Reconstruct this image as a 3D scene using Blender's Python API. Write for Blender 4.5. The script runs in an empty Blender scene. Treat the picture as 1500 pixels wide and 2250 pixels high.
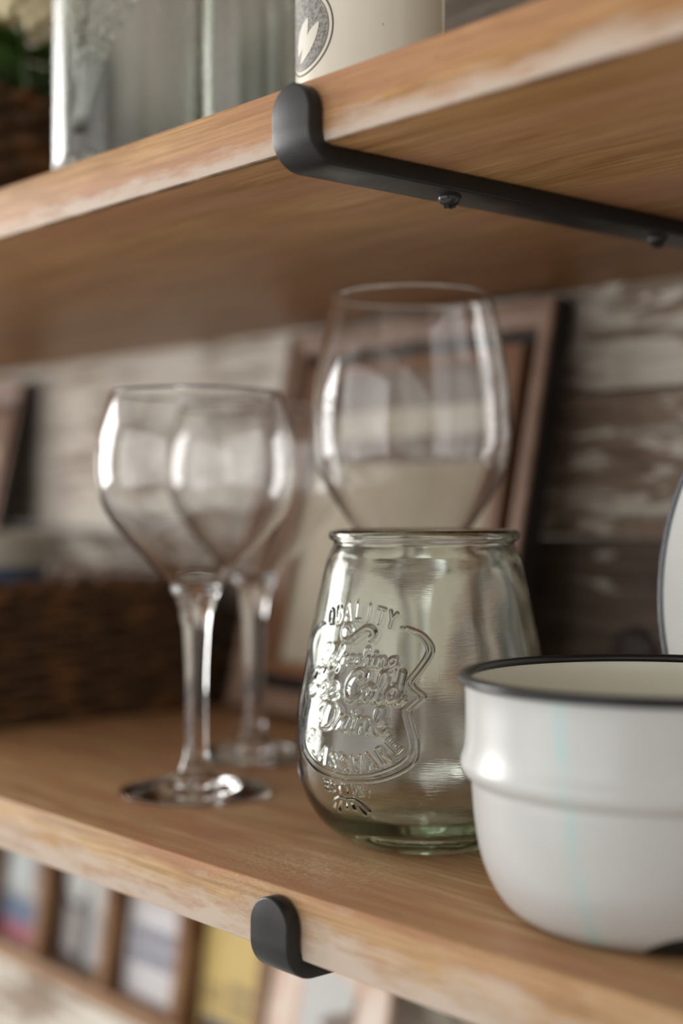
import bpy, bmesh, math, random
import numpy as np
from mathutils import Vector, Matrix, kdtree, noise

S = bpy.context.scene
COL = S.collection
PI = math.pi
R = math.radians
random.seed(7)

# ------------------------------------------------------------------ camera
cam_d = bpy.data.cameras.new('camera')
cam = bpy.data.objects.new('camera', cam_d)
COL.objects.link(cam)
S.camera = cam
EYE = 0.1293
cam.location = (0, 0, EYE)
cam.rotation_euler = (R(90), 0, R(49.2))
cam_d.sensor_fit = 'HORIZONTAL'
cam_d.sensor_width = 24
cam_d.lens = 50.9
cam_d.shift_y = -8 / 1500
cam_d.clip_start = 0.01
cam_d.dof.use_dof = True
cam_d.dof.focus_distance = 0.512
cam_d.dof.aperture_fstop = 3.5

# ------------------------------------------------------------------ light
W = bpy.data.worlds.new('room_light')
S.world = W
W.use_nodes = True
wn = W.node_tree.nodes
wl = W.node_tree.links
bg = wn['Background']
bg.inputs['Strength'].default_value = 1.3
# room surroundings made up from noise: light and dark patches for the glass to reflect
_tc = wn.new('ShaderNodeTexCoord')
_ns = wn.new('ShaderNodeTexNoise')
_ns.inputs['Scale'].default_value = 1.9
_ns.inputs['Detail'].default_value = 3
_ns.inputs['Roughness'].default_value = 0.55
wl.new(_tc.outputs['Generated'], _ns.inputs['Vector'])
_rp = wn.new('ShaderNodeValToRGB')
_rp.color_ramp.elements[0].position = 0.36
_rp.color_ramp.elements[0].color = (0.10, 0.085, 0.07, 1)
_rp.color_ramp.elements[1].position = 0.66
_rp.color_ramp.elements[1].color = (0.95, 0.92, 0.86, 1)
wl.new(_ns.outputs['Fac'], _rp.inputs['Fac'])
wl.new(_rp.outputs['Color'], bg.inputs['Color'])

def area(name, loc, target, sx, sy, power, color):
    d = bpy.data.lights.new(name, 'AREA')
    d.shape = 'RECTANGLE'
    d.size = sx
    d.size_y = sy
    d.energy = power
    d.color = color
    o = bpy.data.objects.new(name, d)
    o.location = loc
    o.rotation_euler = (Vector(target) - Vector(loc)).to_track_quat('-Z', 'Y').to_euler()
    COL.objects.link(o)
    return o

area('window_daylight', (-2.50, -0.45, 0.34), (-0.5, 0.25, 0.12), 0.90, 1.10, 35, (1.0, 0.985, 0.96))
area('added_front_fill', (-1.00, -2.30, 0.16), (-0.55, 0.4, 0.12), 3.2, 2.0, 37, (0.98, 0.99, 1.0))  # unseen fill lamp added to brighten the shelf fronts and wall
area('added_sparkle_light', (-2.50, 0.22, 0.62), (-0.6, 0.35, 0.12), 0.30, 0.42, 3.5, (1.0, 1.0, 1.0))  # small unseen lamp added to put bright glints in the glasses

S.view_settings.view_transform = 'Standard'
S.view_settings.look = 'None'
S.view_settings.gamma = 1
S.view_settings.use_curve_mapping = False
S.view_settings.exposure = 0.0
cy = S.cycles
cy.max_bounces = 24
cy.transmission_bounces = 24
cy.glossy_bounces = 8
cy.diffuse_bounces = 4
cy.transparent_max_bounces = 16
cy.blur_glossy = 0.6
cy.sample_clamp_indirect = 6.0
cy.use_denoising = True

# ------------------------------------------------------------------ helpers
def tag(o, label=None, cat=None, group=None, kind=None):
    if label: o['label'] = label
    if cat: o['category'] = cat
    if group: o['group'] = group
    if kind: o['kind'] = kind
    return o

def empty(name, loc=(0, 0, 0), rot=(0, 0, 0)):
    o = bpy.data.objects.new(name, None)
    o.location = loc
    o.rotation_euler = rot
    o.empty_display_size = 0.02
    COL.objects.link(o)
    return o

def obj(name, bm, mat, parent=None, loc=None, rot=None, smooth=True, autosmooth=None):
    me = bpy.data.meshes.new(name)
    bm.to_mesh(me)
    bm.free()
    mats = mat if isinstance(mat, (list, tuple)) else [mat]
    for m in mats:
        me.materials.append(m)
    if smooth:
        for p in me.polygons:
            p.use_smooth = True
        if autosmooth is not None:
            me.set_sharp_from_angle(angle=R(autosmooth))
    o = bpy.data.objects.new(name, me)
    COL.objects.link(o)
    if parent: o.parent = parent
    if loc is not None: o.location = loc
    if rot is not None: o.rotation_euler = rot
    return o

def struct(name, bm, mat, **k):
    o = obj(name, bm, mat, **k)
    o['kind'] = 'structure'
    return o

def add_box(bm, x0, x1, y0, y1, z0, z1, bevel=0.0, seg=2, mi=0):
    t = bmesh.new()
    bmesh.ops.create_cube(t, size=1)
    bmesh.ops.scale(t, vec=(x1 - x0, y1 - y0, z1 - z0), verts=t.verts)
    bmesh.ops.translate(t, vec=((x0 + x1) / 2, (y0 + y1) / 2, (z0 + z1) / 2), verts=t.verts)
    if bevel > 0:
        bmesh.ops.bevel(t, geom=list(t.edges), offset=bevel, segments=seg, affect='EDGES', profile=0.5)
    merge(bm, t, mi)

def merge(bm, t, mi=0):
    t.verts.index_update()
    vs = [bm.verts.new(v.co) for v in t.verts]
    for f in t.faces:
        try:
            nf = bm.faces.new([vs[v.index] for v in f.verts])
            nf.material_index = mi if mi else f.material_index
        except ValueError:
            pass
    t.free()

def box_bm(*a, **k):
    bm = bmesh.new()
    add_box(bm, *a, **k)
    return bm

def lathe(prof, seg=96, mi=None, closed=False, bm=None, center=(0, 0)):
    """surface of revolution round z; prof = [(r, z)...]; mi = material index per profile span"""
    bm = bm or bmesh.new()
    rings = []
    for r, z in prof:
        if r < 1e-7:
            rings.append([bm.verts.new((center[0], center[1], z))])
        else:
            rings.append([bm.verts.new((center[0] + r * math.cos(2 * PI * i / seg), center[1] + r * math.sin(2 * PI * i / seg), z)) for i in range(seg)])
    n = len(rings)
    for k in range(n if closed else n - 1):
        a, b = rings[k], rings[(k + 1) % n]
        for i in range(seg):
            j = (i + 1) % seg
            if len(a) == 1 and len(b) == 1: continue
            if len(a) == 1: f = (a[0], b[j], b[i])
            elif len(b) == 1: f = (a[i], a[j], b[0])
            else: f = (a[i], a[j], b[j], b[i])
            ff = bm.faces.new(f)
            if mi: ff.material_index = mi[k]
    return bm

def catmull(pts, n=10, closed=False):
    P = [Vector(p) for p in pts]
    out = []
    m = len(P)
    rng = m if closed else m - 1
    for i in range(rng):
        if closed:
            p0, p1, p2, p3 = P[(i - 1) % m], P[i], P[(i + 1) % m], P[(i + 2) % m]
        else:
            p1, p2 = P[i], P[i + 1]
            p0 = P[i - 1] if i > 0 else p1 * 2 - p2
            p3 = P[i + 2] if i + 2 < m else p2 * 2 - p1
        for k in range(n):
            t = k / n
            out.append(0.5 * ((2 * p1) + (p2 - p0) * t + (2 * p0 - 5 * p1 + 4 * p2 - p3) * t * t + (3 * p1 - p0 - 3 * p2 + p3) * t ** 3))
    if not closed: out.append(P[-1])
    return out

def smooth_prof(pts, n=6):
    return [(max(0.0, p.x), p.y) for p in catmull([(a, b, 0) for a, b in pts], n)]

def tube(bm, pts, rad, seg=8, cap=True):
    pts = [Vector(p) for p in pts]
    rings = []
    up = Vector((0, 0, 1))
    for i, p in enumerate(pts):
        d = (pts[min(i + 1, len(pts) - 1)] - pts[max(i - 1, 0)]).normalized()
        a = d.cross(up)
        if a.length < 1e-4: a = d.cross(Vector((1, 0, 0)))
        a.normalize()
        b = d.cross(a)
        r = rad[i] if isinstance(rad, (list, tuple)) else rad
        rings.append([bm.verts.new(p + (a * math.cos(2 * PI * k / seg) + b * math.sin(2 * PI * k / seg)) * r) for k in range(seg)])
    for a, b in zip(rings, rings[1:]):
        for k in range(seg):
            bm.faces.new((a[k], a[(k + 1) % seg], b[(k + 1) % seg], b[k]))
    if cap:
        bm.faces.new(rings[0][::-1])
        bm.faces.new(rings[-1])
    return bm

def fix(bm):
    bmesh.ops.recalc_face_normals(bm, faces=bm.faces)
    return bm

# ------------------------------------------------------------------ materials
class N:
    """small node-graph helper"""
    def __init__(s, name):
        s.m = bpy.data.materials.new(name)
        s.m.use_nodes = True
        s.t = s.m.node_tree
        s.n = s.t.nodes
        s.l = s.t.links
        s.b = s.n['Principled BSDF']
        s.out = s.n['Material Output']
    def new(s, typ, **k):
        n = s.n.new(typ)
        for a, v in k.items(): setattr(n, a, v)
        return n
    def link(s, a, b): s.l.new(a, b)
    def set(s, **k):
        for a, v in k.items():
            s.b.inputs[a.replace('_', ' ')].default_value = v
        return s
    def coord(s, scale=(1, 1, 1), loc=(0, 0, 0), rot=(0, 0, 0), kind='Object'):
        tc = s.new('ShaderNodeTexCoord')
        mp = s.new('ShaderNodeMapping')
        mp.inputs['Scale'].default_value = scale
        mp.inputs['Location'].default_value = loc
        mp.inputs['Rotation'].default_value = rot
        s.link(tc.outputs[kind], mp.inputs['Vector'])
        return mp.outputs['Vector']
    def noise(s, vec, scale=5, detail=4, rough=0.5, dist=0.0):
        n = s.new('ShaderNodeTexNoise')
        n.inputs['Scale'].default_value = scale
        n.inputs['Detail'].default_value = detail
        n.inputs['Roughness'].default_value = rough
        n.inputs['Distortion'].default_value = dist
        s.link(vec, n.inputs['Vector'])
        return n.outputs['Fac']
    def ramp(s, fac, stops, interp='LINEAR'):
        r = s.new('ShaderNodeValToRGB')
        r.color_ramp.interpolation = interp
        e = r.color_ramp.elements
        while len(e) < len(stops): e.new(0.5)
        for i, (p, c) in enumerate(stops):
            e[i].position = p
            e[i].color = c if len(c) == 4 else (*c, 1)
        s.link(fac, r.inputs['Fac'])
        return r.outputs['Color']
    def mix(s, fac, a, b, mode='MIX'):
        m = s.new('ShaderNodeMix')
        m.data_type = 'RGBA'
        m.blend_type = mode
        for sock, v in ((m.inputs[0], fac), (m.inputs[6], a), (m.inputs[7], b)):
            if hasattr(v, 'node'): s.link(v, sock)
            elif isinstance(v, (int, float)): sock.default_value = v
            else: sock.default_value = (*v, 1) if len(v) == 3 else v
        return m.outputs[2]
    def math(s, op, a, b=0.0, clamp=False):
        m = s.new('ShaderNodeMath', operation=op)
        m.use_clamp = clamp
        for sock, v in ((m.inputs[0], a), (m.inputs[1], b)):
            if hasattr(v, 'node'): s.link(v, sock)
            else: sock.default_value = v
        return m.outputs[0]
    def sep(s, vec):
        n = s.new('ShaderNodeSeparateXYZ')
        s.link(vec, n.inputs[0])
        return n.outputs
    def bump(s, h, strength=0.3, dist=0.001):
        b = s.new('ShaderNodeBump')
        b.inputs['Strength'].default_value = strength
        b.inputs['Distance'].default_value = dist
        s.link(h, b.inputs['Height'])
        s.link(b.outputs['Normal'], s.b.inputs['Normal'])
    def color(s, c): s.link(c, s.b.inputs['Base Color'])

def plain(name, c, rough=0.5, metal=0.0, coat=0.0, bumpscale=0, bumpstr=0.2, vary=0.0):
    k = N(name)
    k.set(Roughness=rough, Metallic=metal, Coat_Weight=coat)
    k.b.inputs['Base Color'].default_value = (*c, 1)
    v = k.coord()
    if vary:
        f = k.noise(v, 40, 4)
        k.color(k.mix(f, tuple(x * (1 - vary) for x in c), tuple(min(1, x * (1 + vary)) for x in c)))
    if bumpscale:
        k.bump(k.noise(v, bumpscale, 3), bumpstr, 0.0006)
    return k.m

def shelf_wood(name, dark, mid, light, seed=0.0, stain=(0.30, 0.15, 0.08), rough=0.42):
    k = N(name)
    v = k.coord(scale=(1.3, 16, 16), loc=(seed, seed * 2.1, seed * 0.7))
    warp = k.noise(k.coord(scale=(2, 9, 9), loc=(seed, 3, 1)), 2.0, 3, 0.5)
    w = k.new('ShaderNodeVectorMath', operation='ADD')
    k.link(v, w.inputs[0])
    cmb = k.new('ShaderNodeCombineXYZ')
    k.link(k.math('MULTIPLY', warp, 1.3), cmb.inputs[1])
    k.link(k.math('MULTIPLY', warp, 1.3), cmb.inputs[2])
    k.link(cmb.outputs[0], w.inputs[1])
    vec = w.outputs[0]
    g1 = k.noise(vec, 5.0, 6, 0.6, 0.4)
    base = k.ramp(g1, [(0.28, dark), (0.48, mid), (0.70, light)])
    fine = k.noise(k.coord(scale=(6, 260, 260), loc=(seed, 0, 0)), 3, 5, 0.65)
    base = k.mix(k.math('MULTIPLY', k.ramp(fine, [(0.40, (1, 1, 1)), (0.58, (0, 0, 0))]), 0.45), base, tuple(x * 0.55 for x in dark))
    midg = k.noise(k.coord(scale=(3.2, 75, 75), loc=(seed, 2, 6)), 3.2, 5, 0.6, 0.3)
    base = k.mix(k.math('MULTIPLY', k.ramp(midg, [(0.36, (1, 1, 1)), (0.50, (0, 0, 0))]), 0.34), base, tuple(x * 0.62 for x in dark))
    # reddish stain in long soft streaks
    st = k.ramp(k.noise(k.coord(scale=(1.2, 14, 14), loc=(seed + 4, 1, 2)), 3.0, 4, 0.6), [(0.48, (0, 0, 0)), (0.62, (1, 1, 1))])
    base = k.mix(k.math('MULTIPLY', st, 0.6), base, stain)
    # little pits and scratches
    pit = k.ramp(k.noise(k.coord(scale=(60, 90, 90)), 6, 2, 0.5), [(0.72, (0, 0, 0)), (0.76, (1, 1, 1))])
    base = k.mix(k.math('MULTIPLY', pit, 0.5), base, (0.05, 0.03, 0.02))
    k.color(base)
    k.set(Roughness=rough)
    k.b.inputs['Specular IOR Level'].default_value = 0.16
    k.bump(k.mix(0.5, fine, g1), 0.25, 0.0008)
    return k

# ---- wood of the two boards
def board_mat(name, seed, dark, mid, light, smudge_z=None, pale_z=None, stain=(0.30, 0.15, 0.08), scuff=None):
    k = shelf_wood(name, dark, mid, light, seed, stain)
    src = k.b.inputs['Base Color'].links[0].from_socket
    tc = k.new('ShaderNodeTexCoord')
    xyz = k.sep(tc.outputs['Object'])
    n = k.noise(k.coord(scale=(9, 40, 40), loc=(seed, 0, 5)), 4, 5, 0.65)
    # worn pale arris, plus the upper board's front-edge highlight painted into the colour
    geo = k.new('ShaderNodeNewGeometry')
    nn = k.sep(geo.outputs['True Normal'])
    front = k.math('GREATER_THAN', k.math('MULTIPLY', nn[1], -1.0), 0.35)
    if pale_z:
        z0, z1, lvl = pale_z
        mr = k.new('ShaderNodeMapRange')
        mr.inputs['From Min'].default_value = z1
        mr.inputs['From Max'].default_value = z0
        k.link(xyz[2], mr.inputs['Value'])
        f = k.math('MULTIPLY', k.ramp(k.math('ADD', mr.outputs[0], k.math('MULTIPLY', k.math('SUBTRACT', n, 0.5), 1.6)), [(0.35, (0, 0, 0)), (0.9, (1, 1, 1))]), front)
        src = k.mix(k.math('MULTIPLY', f, lvl), src, (0.52, 0.43, 0.36))
    if scuff:
        dv = k.new('ShaderNodeVectorMath', operation='DISTANCE')
        k.link(k.coord(scale=(1, 1.6, 1), loc=(-scuff[0], -scuff[1] * 1.6, 0)), dv.inputs[0])
        reg = k.ramp(dv.outputs['Value'], [(0.012, (1, 1, 1)), (0.060, (0, 0, 0))])
        speck = k.ramp(k.noise(k.coord(scale=(50, 170, 170)), 7, 4, 0.7), [(0.44, (0, 0, 0)), (0.60, (1, 1, 1))])
        src = k.mix(k.math('MULTIPLY', k.math('MULTIPLY', reg, speck), 0.65), src, (0.58, 0.47, 0.31))
        red = k.ramp(k.noise(k.coord(scale=(5, 60, 60), loc=(3, 1, 0)), 4, 3, 0.6), [(0.46, (0, 0, 0)), (0.58, (1, 1, 1))])
        src = k.mix(k.math('MULTIPLY', k.math('MULTIPLY', red, k.math('GREATER_THAN', nn[2], 0.5)), 0.40), src, (0.36, 0.14, 0.065))
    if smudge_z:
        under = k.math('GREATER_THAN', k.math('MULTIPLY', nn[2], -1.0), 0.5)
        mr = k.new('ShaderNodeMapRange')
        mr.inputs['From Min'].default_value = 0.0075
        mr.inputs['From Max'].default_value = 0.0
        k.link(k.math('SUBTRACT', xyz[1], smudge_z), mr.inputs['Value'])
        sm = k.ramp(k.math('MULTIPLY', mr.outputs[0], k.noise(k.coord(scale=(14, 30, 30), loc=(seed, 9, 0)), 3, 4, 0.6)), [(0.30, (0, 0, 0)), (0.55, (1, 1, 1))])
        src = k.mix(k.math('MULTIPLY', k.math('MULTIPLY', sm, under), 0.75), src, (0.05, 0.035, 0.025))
    k.link(src, k.b.inputs['Base Color'])
    return k.m

UP_WOOD = board_mat('stained_pine_board', 1.7, (0.30, 0.148, 0.058), (0.44, 0.235, 0.098), (0.56, 0.33, 0.155), smudge_z=0.3075, pale_z=(0.250, 0.264, 0.85), stain=(0.40, 0.20, 0.12))
LOW_WOOD = board_mat('oiled_pine_board', 5.3, (0.33, 0.185, 0.090), (0.47, 0.295, 0.150), (0.58, 0.39, 0.215), pale_z=(-0.0228, 0.004, 0.9), stain=(0.35, 0.155, 0.082), scuff=(-0.405, 0.335))

# ---- distressed planks of the wall
def plank_mat(name, seed, cover, tone=1.0, left=0.16, ptone=1.0):
    k = N(name)
    v = k.coord(scale=(1.0, 1, 7), loc=(seed * 3.1, 0, seed))
    n1 = k.noise(v, 10, 8, 0.70, 0.6)
    n2 = k.noise(k.coord(scale=(1, 1, 2.2), loc=(seed, 0, 0)), 6.5, 3, 0.55)
    grain = k.noise(k.coord(scale=(3, 3, 70), loc=(seed, 0, 0)), 6, 6, 0.7)
    wood = k.ramp(grain, [(0.3, (0.050 * tone, 0.036 * tone, 0.026 * tone)), (0.52, (0.125 * tone, 0.092 * tone, 0.068 * tone)), (0.75, (0.23 * tone, 0.18 * tone, 0.135 * tone))])
    # paint has lasted better along the left-hand stretch of the wall
    x = k.sep(k.coord())[0]
    mr = k.new('ShaderNodeMapRange')
    mr.inputs['From Min'].default_value = -0.55
    mr.inputs['From Max'].default_value = -0.78
    mr.inputs['To Max'].default_value = left
    k.link(x, mr.inputs['Value'])
    f = k.math('ADD', k.math('ADD', k.math('MULTIPLY', n1, 0.62), k.math('MULTIPLY', n2, 0.38)), mr.outputs[0])
    c0 = 0.63 - cover * 0.16
    mask = k.ramp(f, [(c0, (0, 0, 0)), (c0 + 0.05, (1, 1, 1))])
    fleck = k.ramp(k.noise(k.coord(scale=(1, 1, 3.5), loc=(seed, 2, 0)), 38, 3, 0.6), [(0.56, (0, 0, 0)), (0.62, (1, 1, 1))])
    mask = k.mix(1.0, mask, k.math('MULTIPLY', fleck, k.math('GREATER_THAN', f, c0 - 0.055)), 'LIGHTEN')
    paint = k.ramp(grain, [(0.3, (0.40 * ptone, 0.36 * ptone, 0.30 * ptone)), (0.6, (0.60 * ptone, 0.56 * ptone, 0.495 * ptone))])
    k.color(k.mix(mask, wood, paint))
    k.set(Roughness=0.7)
    k.b.inputs['Specular IOR Level'].default_value = 0.3
    k.bump(k.mix(0.5, grain, mask), 0.5, 0.002)
    return k.m

BLACK = None
def bracket_mat():
    k = N('black_powder_coat')
    v = k.coord()
    f = k.noise(v, 900, 3, 0.6)
    sc = k.ramp(k.noise(k.coord(scale=(30, 30, 4)), 40, 4, 0.7), [(0.62, (0, 0, 0)), (0.8, (1, 1, 1))])
    k.color(k.mix(k.math('MULTIPLY', sc, 0.5), (0.009, 0.009, 0.0095), (0.04, 0.04, 0.04)))
    k.link(k.ramp(k.noise(v, 60, 3), [(0.3, (0.34,) * 3), (0.7, (0.46,) * 3)]), k.b.inputs['Roughness'])
    k.b.inputs['Specular IOR Level'].default_value = 0.42
    k.bump(f, 0.12, 0.0004)
    return k.m
BLACK = bracket_mat()

def glass(name, tint=(1, 1, 1), ior=1.5, rough=0.0, absorb=None, ripple=None):
    k = N(name)
    k.n.remove(k.b)
    g = k.new('ShaderNodeBsdfGlass')
    g.inputs['Color'].default_value = (*tint, 1)
    g.inputs['IOR'].default_value = ior
    g.inputs['Roughness'].default_value = rough
    k.link(g.outputs[0], k.out.inputs['Surface'])
    if ripple:
        b = k.new('ShaderNodeBump')
        b.inputs['Strength'].default_value = ripple[0]
        b.inputs['Distance'].default_value = 0.001
        h = k.mix(0.35, k.noise(k.coord(scale=(1, 1, 2.2)), ripple[1], 3, 0.5), k.noise(k.coord(scale=(1, 1, 12)), 160, 3, 0.6))
        k.link(h, b.inputs['Height'])
        k.link(b.outputs['Normal'], g.inputs['Normal'])
    if absorb:
        va = k.new('ShaderNodeVolumeAbsorption')
        va.inputs['Color'].default_value = (*absorb[0], 1)
        va.inputs['Density'].default_value = absorb[1]
        k.link(va.outputs[0], k.out.inputs['Volume'])
    return k.m

CLEAR = glass('clear_stemware_glass', (0.985, 0.985, 0.985), 1.5)
GREENISH = glass('pale_green_pressed_glass', (0.972, 0.988, 0.968), 1.5, absorb=((0.60, 0.75, 0.57), 17.0), ripple=(0.09, 42))
BOTTLE = glass('old_clear_bottle_glass', (0.95, 0.958, 0.943), 1.48, ripple=(0.24, 22))

# ------------------------------------------------------------------ setting
WALL_Y = 0.622
seams = [-1.05 + 0.0796 * i for i in range(0, 27)]
shift = 0.1927 - min(seams, key=lambda s: abs(s - 0.1927))
seams = [s + shift for s in seams]
pm = [plank_mat('distressed_plank_paint_%d' % i, 1.3 + i * 2.17, c, t, l, p) for i, (c, t, l, p) in enumerate(((0.10, 1.0, 0.14, 0.9), (0.95, 1.0, 0.14, 0.9), (0.72, 2.2, 0.08, 1.2), (1.08, 2.2, 0.02, 1.25), (0.25, 0.95, 0.0, 0.6)))]
bm = bmesh.new()
for i in range(len(seams) - 1):
    zc = (seams[i] + seams[i + 1]) / 2
    if zc < -0.2: mi = 3
    elif zc < -0.05: mi = 1
    elif zc < 0.113: mi = 0
    elif zc < 0.192: mi = 2
    elif zc < 0.265: mi = 3
    else: mi = 4
    off = random.uniform(-0.0012, 0.0012)
    if mi == 0: off = 0.0035
    t = bmesh.new()
    add_box(t, -2.8, 1.2, WALL_Y + off, WALL_Y + 0.03, seams[i] + 0.0008, seams[i + 1] - 0.0008, bevel=0.0009, seg=1)
    for f in t.faces: f.material_index = mi
    merge(bm, t)
struct('wall_back', fix(bm), pm, smooth=False)

# ------------------------------------------------------------------ shelves
Z_UP, T_UP = 0.250, 0.0225
def shelf(name, z0, z1, mat, label):
    bm = box_bm(-1.75, 0.02, 0.3075, WALL_Y - 0.0005, z0, z1, bevel=0.0011, seg=3)
    o = obj(name, fix(bm), mat, autosmooth=50)
    tag(o, label, 'shelf', 'pine wall shelves')
    return o
shelf('wall_shelf', Z_UP, Z_UP + T_UP, UP_WOOD, 'upper pine shelf board seen from below, carrying the cream canister and basket of flowers')
shelf('wall_shelf', -0.0228, 0.0, LOW_WOOD, 'lower pine shelf board carrying the stemmed glasses, embossed jar and white enamel pan')

def bracket(xc, zs, zt, width, label, under):
    """lip bracket: strap under a board whose underside is at zs, lip up to zt"""
    t = 0.0062
    e = empty('shelf_bracket', (xc, 0.3075, zs))
    tag(e, label, 'shelf bracket', 'black lip brackets')
    hw = width / 2
    ro, ri = 0.0118, 0.0056
    yb = -0.0006              # back of the lip
    yf = yb - t
    zb = -0.0006 - t          # underside of the strap
    top = zt - zs
    # centre-line of profile as outer/inner pairs (y, z)
    prof = []
    for i in range(0, 9):     # rounded top handled by width
        pass
    path = []
    nlip = 26
    for i in range(nlip + 1):
        z = top + (ro + zb - top) * i / nlip
        path.append(((yf, z), (yb, z)))
    for i in range(1, 15):
        a = PI + (PI / 2) * i / 14
        o = (yf + ro + ro * math.cos(a), zb + ro + ro * math.sin(a))
        c = (yb + ri, zb + t + ri)
        q = (c[0] + ri * math.cos(a), c[1] + ri * math.sin(a))
        path.append((o, q))
    yend = WALL_Y - 0.3075 - 0.004
    for i in range(1, 13):
        y = yf + ro + (yend - yf - ro) * i / 12
        path.append(((y, zb), (max(y, yb + ri), zb + t)))
    bm = bmesh.new()
    rows = []
    for o, q in path:
        z = o[1]
        dz = top - z
        w = hw
        if dz < hw and o[0] <= yf + 1e-6:
            w = math.sqrt(max(1e-9, hw * hw - (hw - dz) ** 2))
        w = max(w, 0.0012)
        rows.append([bm.verts.new((-w, o[0], o[1])), bm.verts.new((w, o[0], o[1])), bm.verts.new((w, q[0], q[1])), bm.verts.new((-w, q[0], q[1]))])
    for a, b in zip(rows, rows[1:]):
        for k in range(4):
            bm.faces.new((a[k], a[(k + 1) % 4], b[(k + 1) % 4], b[k]))
    bm.faces.new(rows[0][::-1])
    bm.faces.new(rows[-1])
    fix(bm)
    sharp = [ed for ed in bm.edges if len(ed.link_faces) == 2 and ed.calc_face_angle() > R(50)]
    bmesh.ops.bevel(bm, geom=sharp, offset=0.0008, segments=3, affect='EDGES', profile=0.5)
    obj('strap', bm, BLACK, e, autosmooth=60)
    for y in under:
        hb = lathe(smooth_prof([(0.0, -0.0036), (0.0016, -0.0035), (0.0032, -0.0028), (0.0043, -0.0012), (0.0044, 0.0002), (0.0038, 0.0006)], 5), 32)
        s = obj('screw', fix(hb), SCREW, e, loc=(0, y - 0.3075, zb))
        c = bmesh.new()
        add_box(c, -0.0022, 0.0022, -0.0005, 0.0005, -0.0042, -0.0030, bevel=0.0002)
        add_box(c, -0.0005, 0.0005, -0.0022, 0.0022, -0.0042, -0.0030, bevel=0.0002)
        obj('cross_recess', fix(c), SLOT, s, rot=(0, 0, R(30)), smooth=False)
    return e
SCREW = plain('black_screw', (0.02, 0.02, 0.02), 0.22, bumpscale=400, bumpstr=0.15)
SLOT = plain('screw_recess', (0.004, 0.004, 0.004), 0.5)
bracket(-0.3748, Z_UP, 0.2704, 0.0198, 'black metal lip bracket under the upper shelf with two black screws', (0.3757, 0.4995))
bracket(-0.3865, -0.0228, -0.0022, 0.0203, 'black metal lip bracket hooked over the front of the lower shelf', (0.3757, 0.4995))

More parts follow.
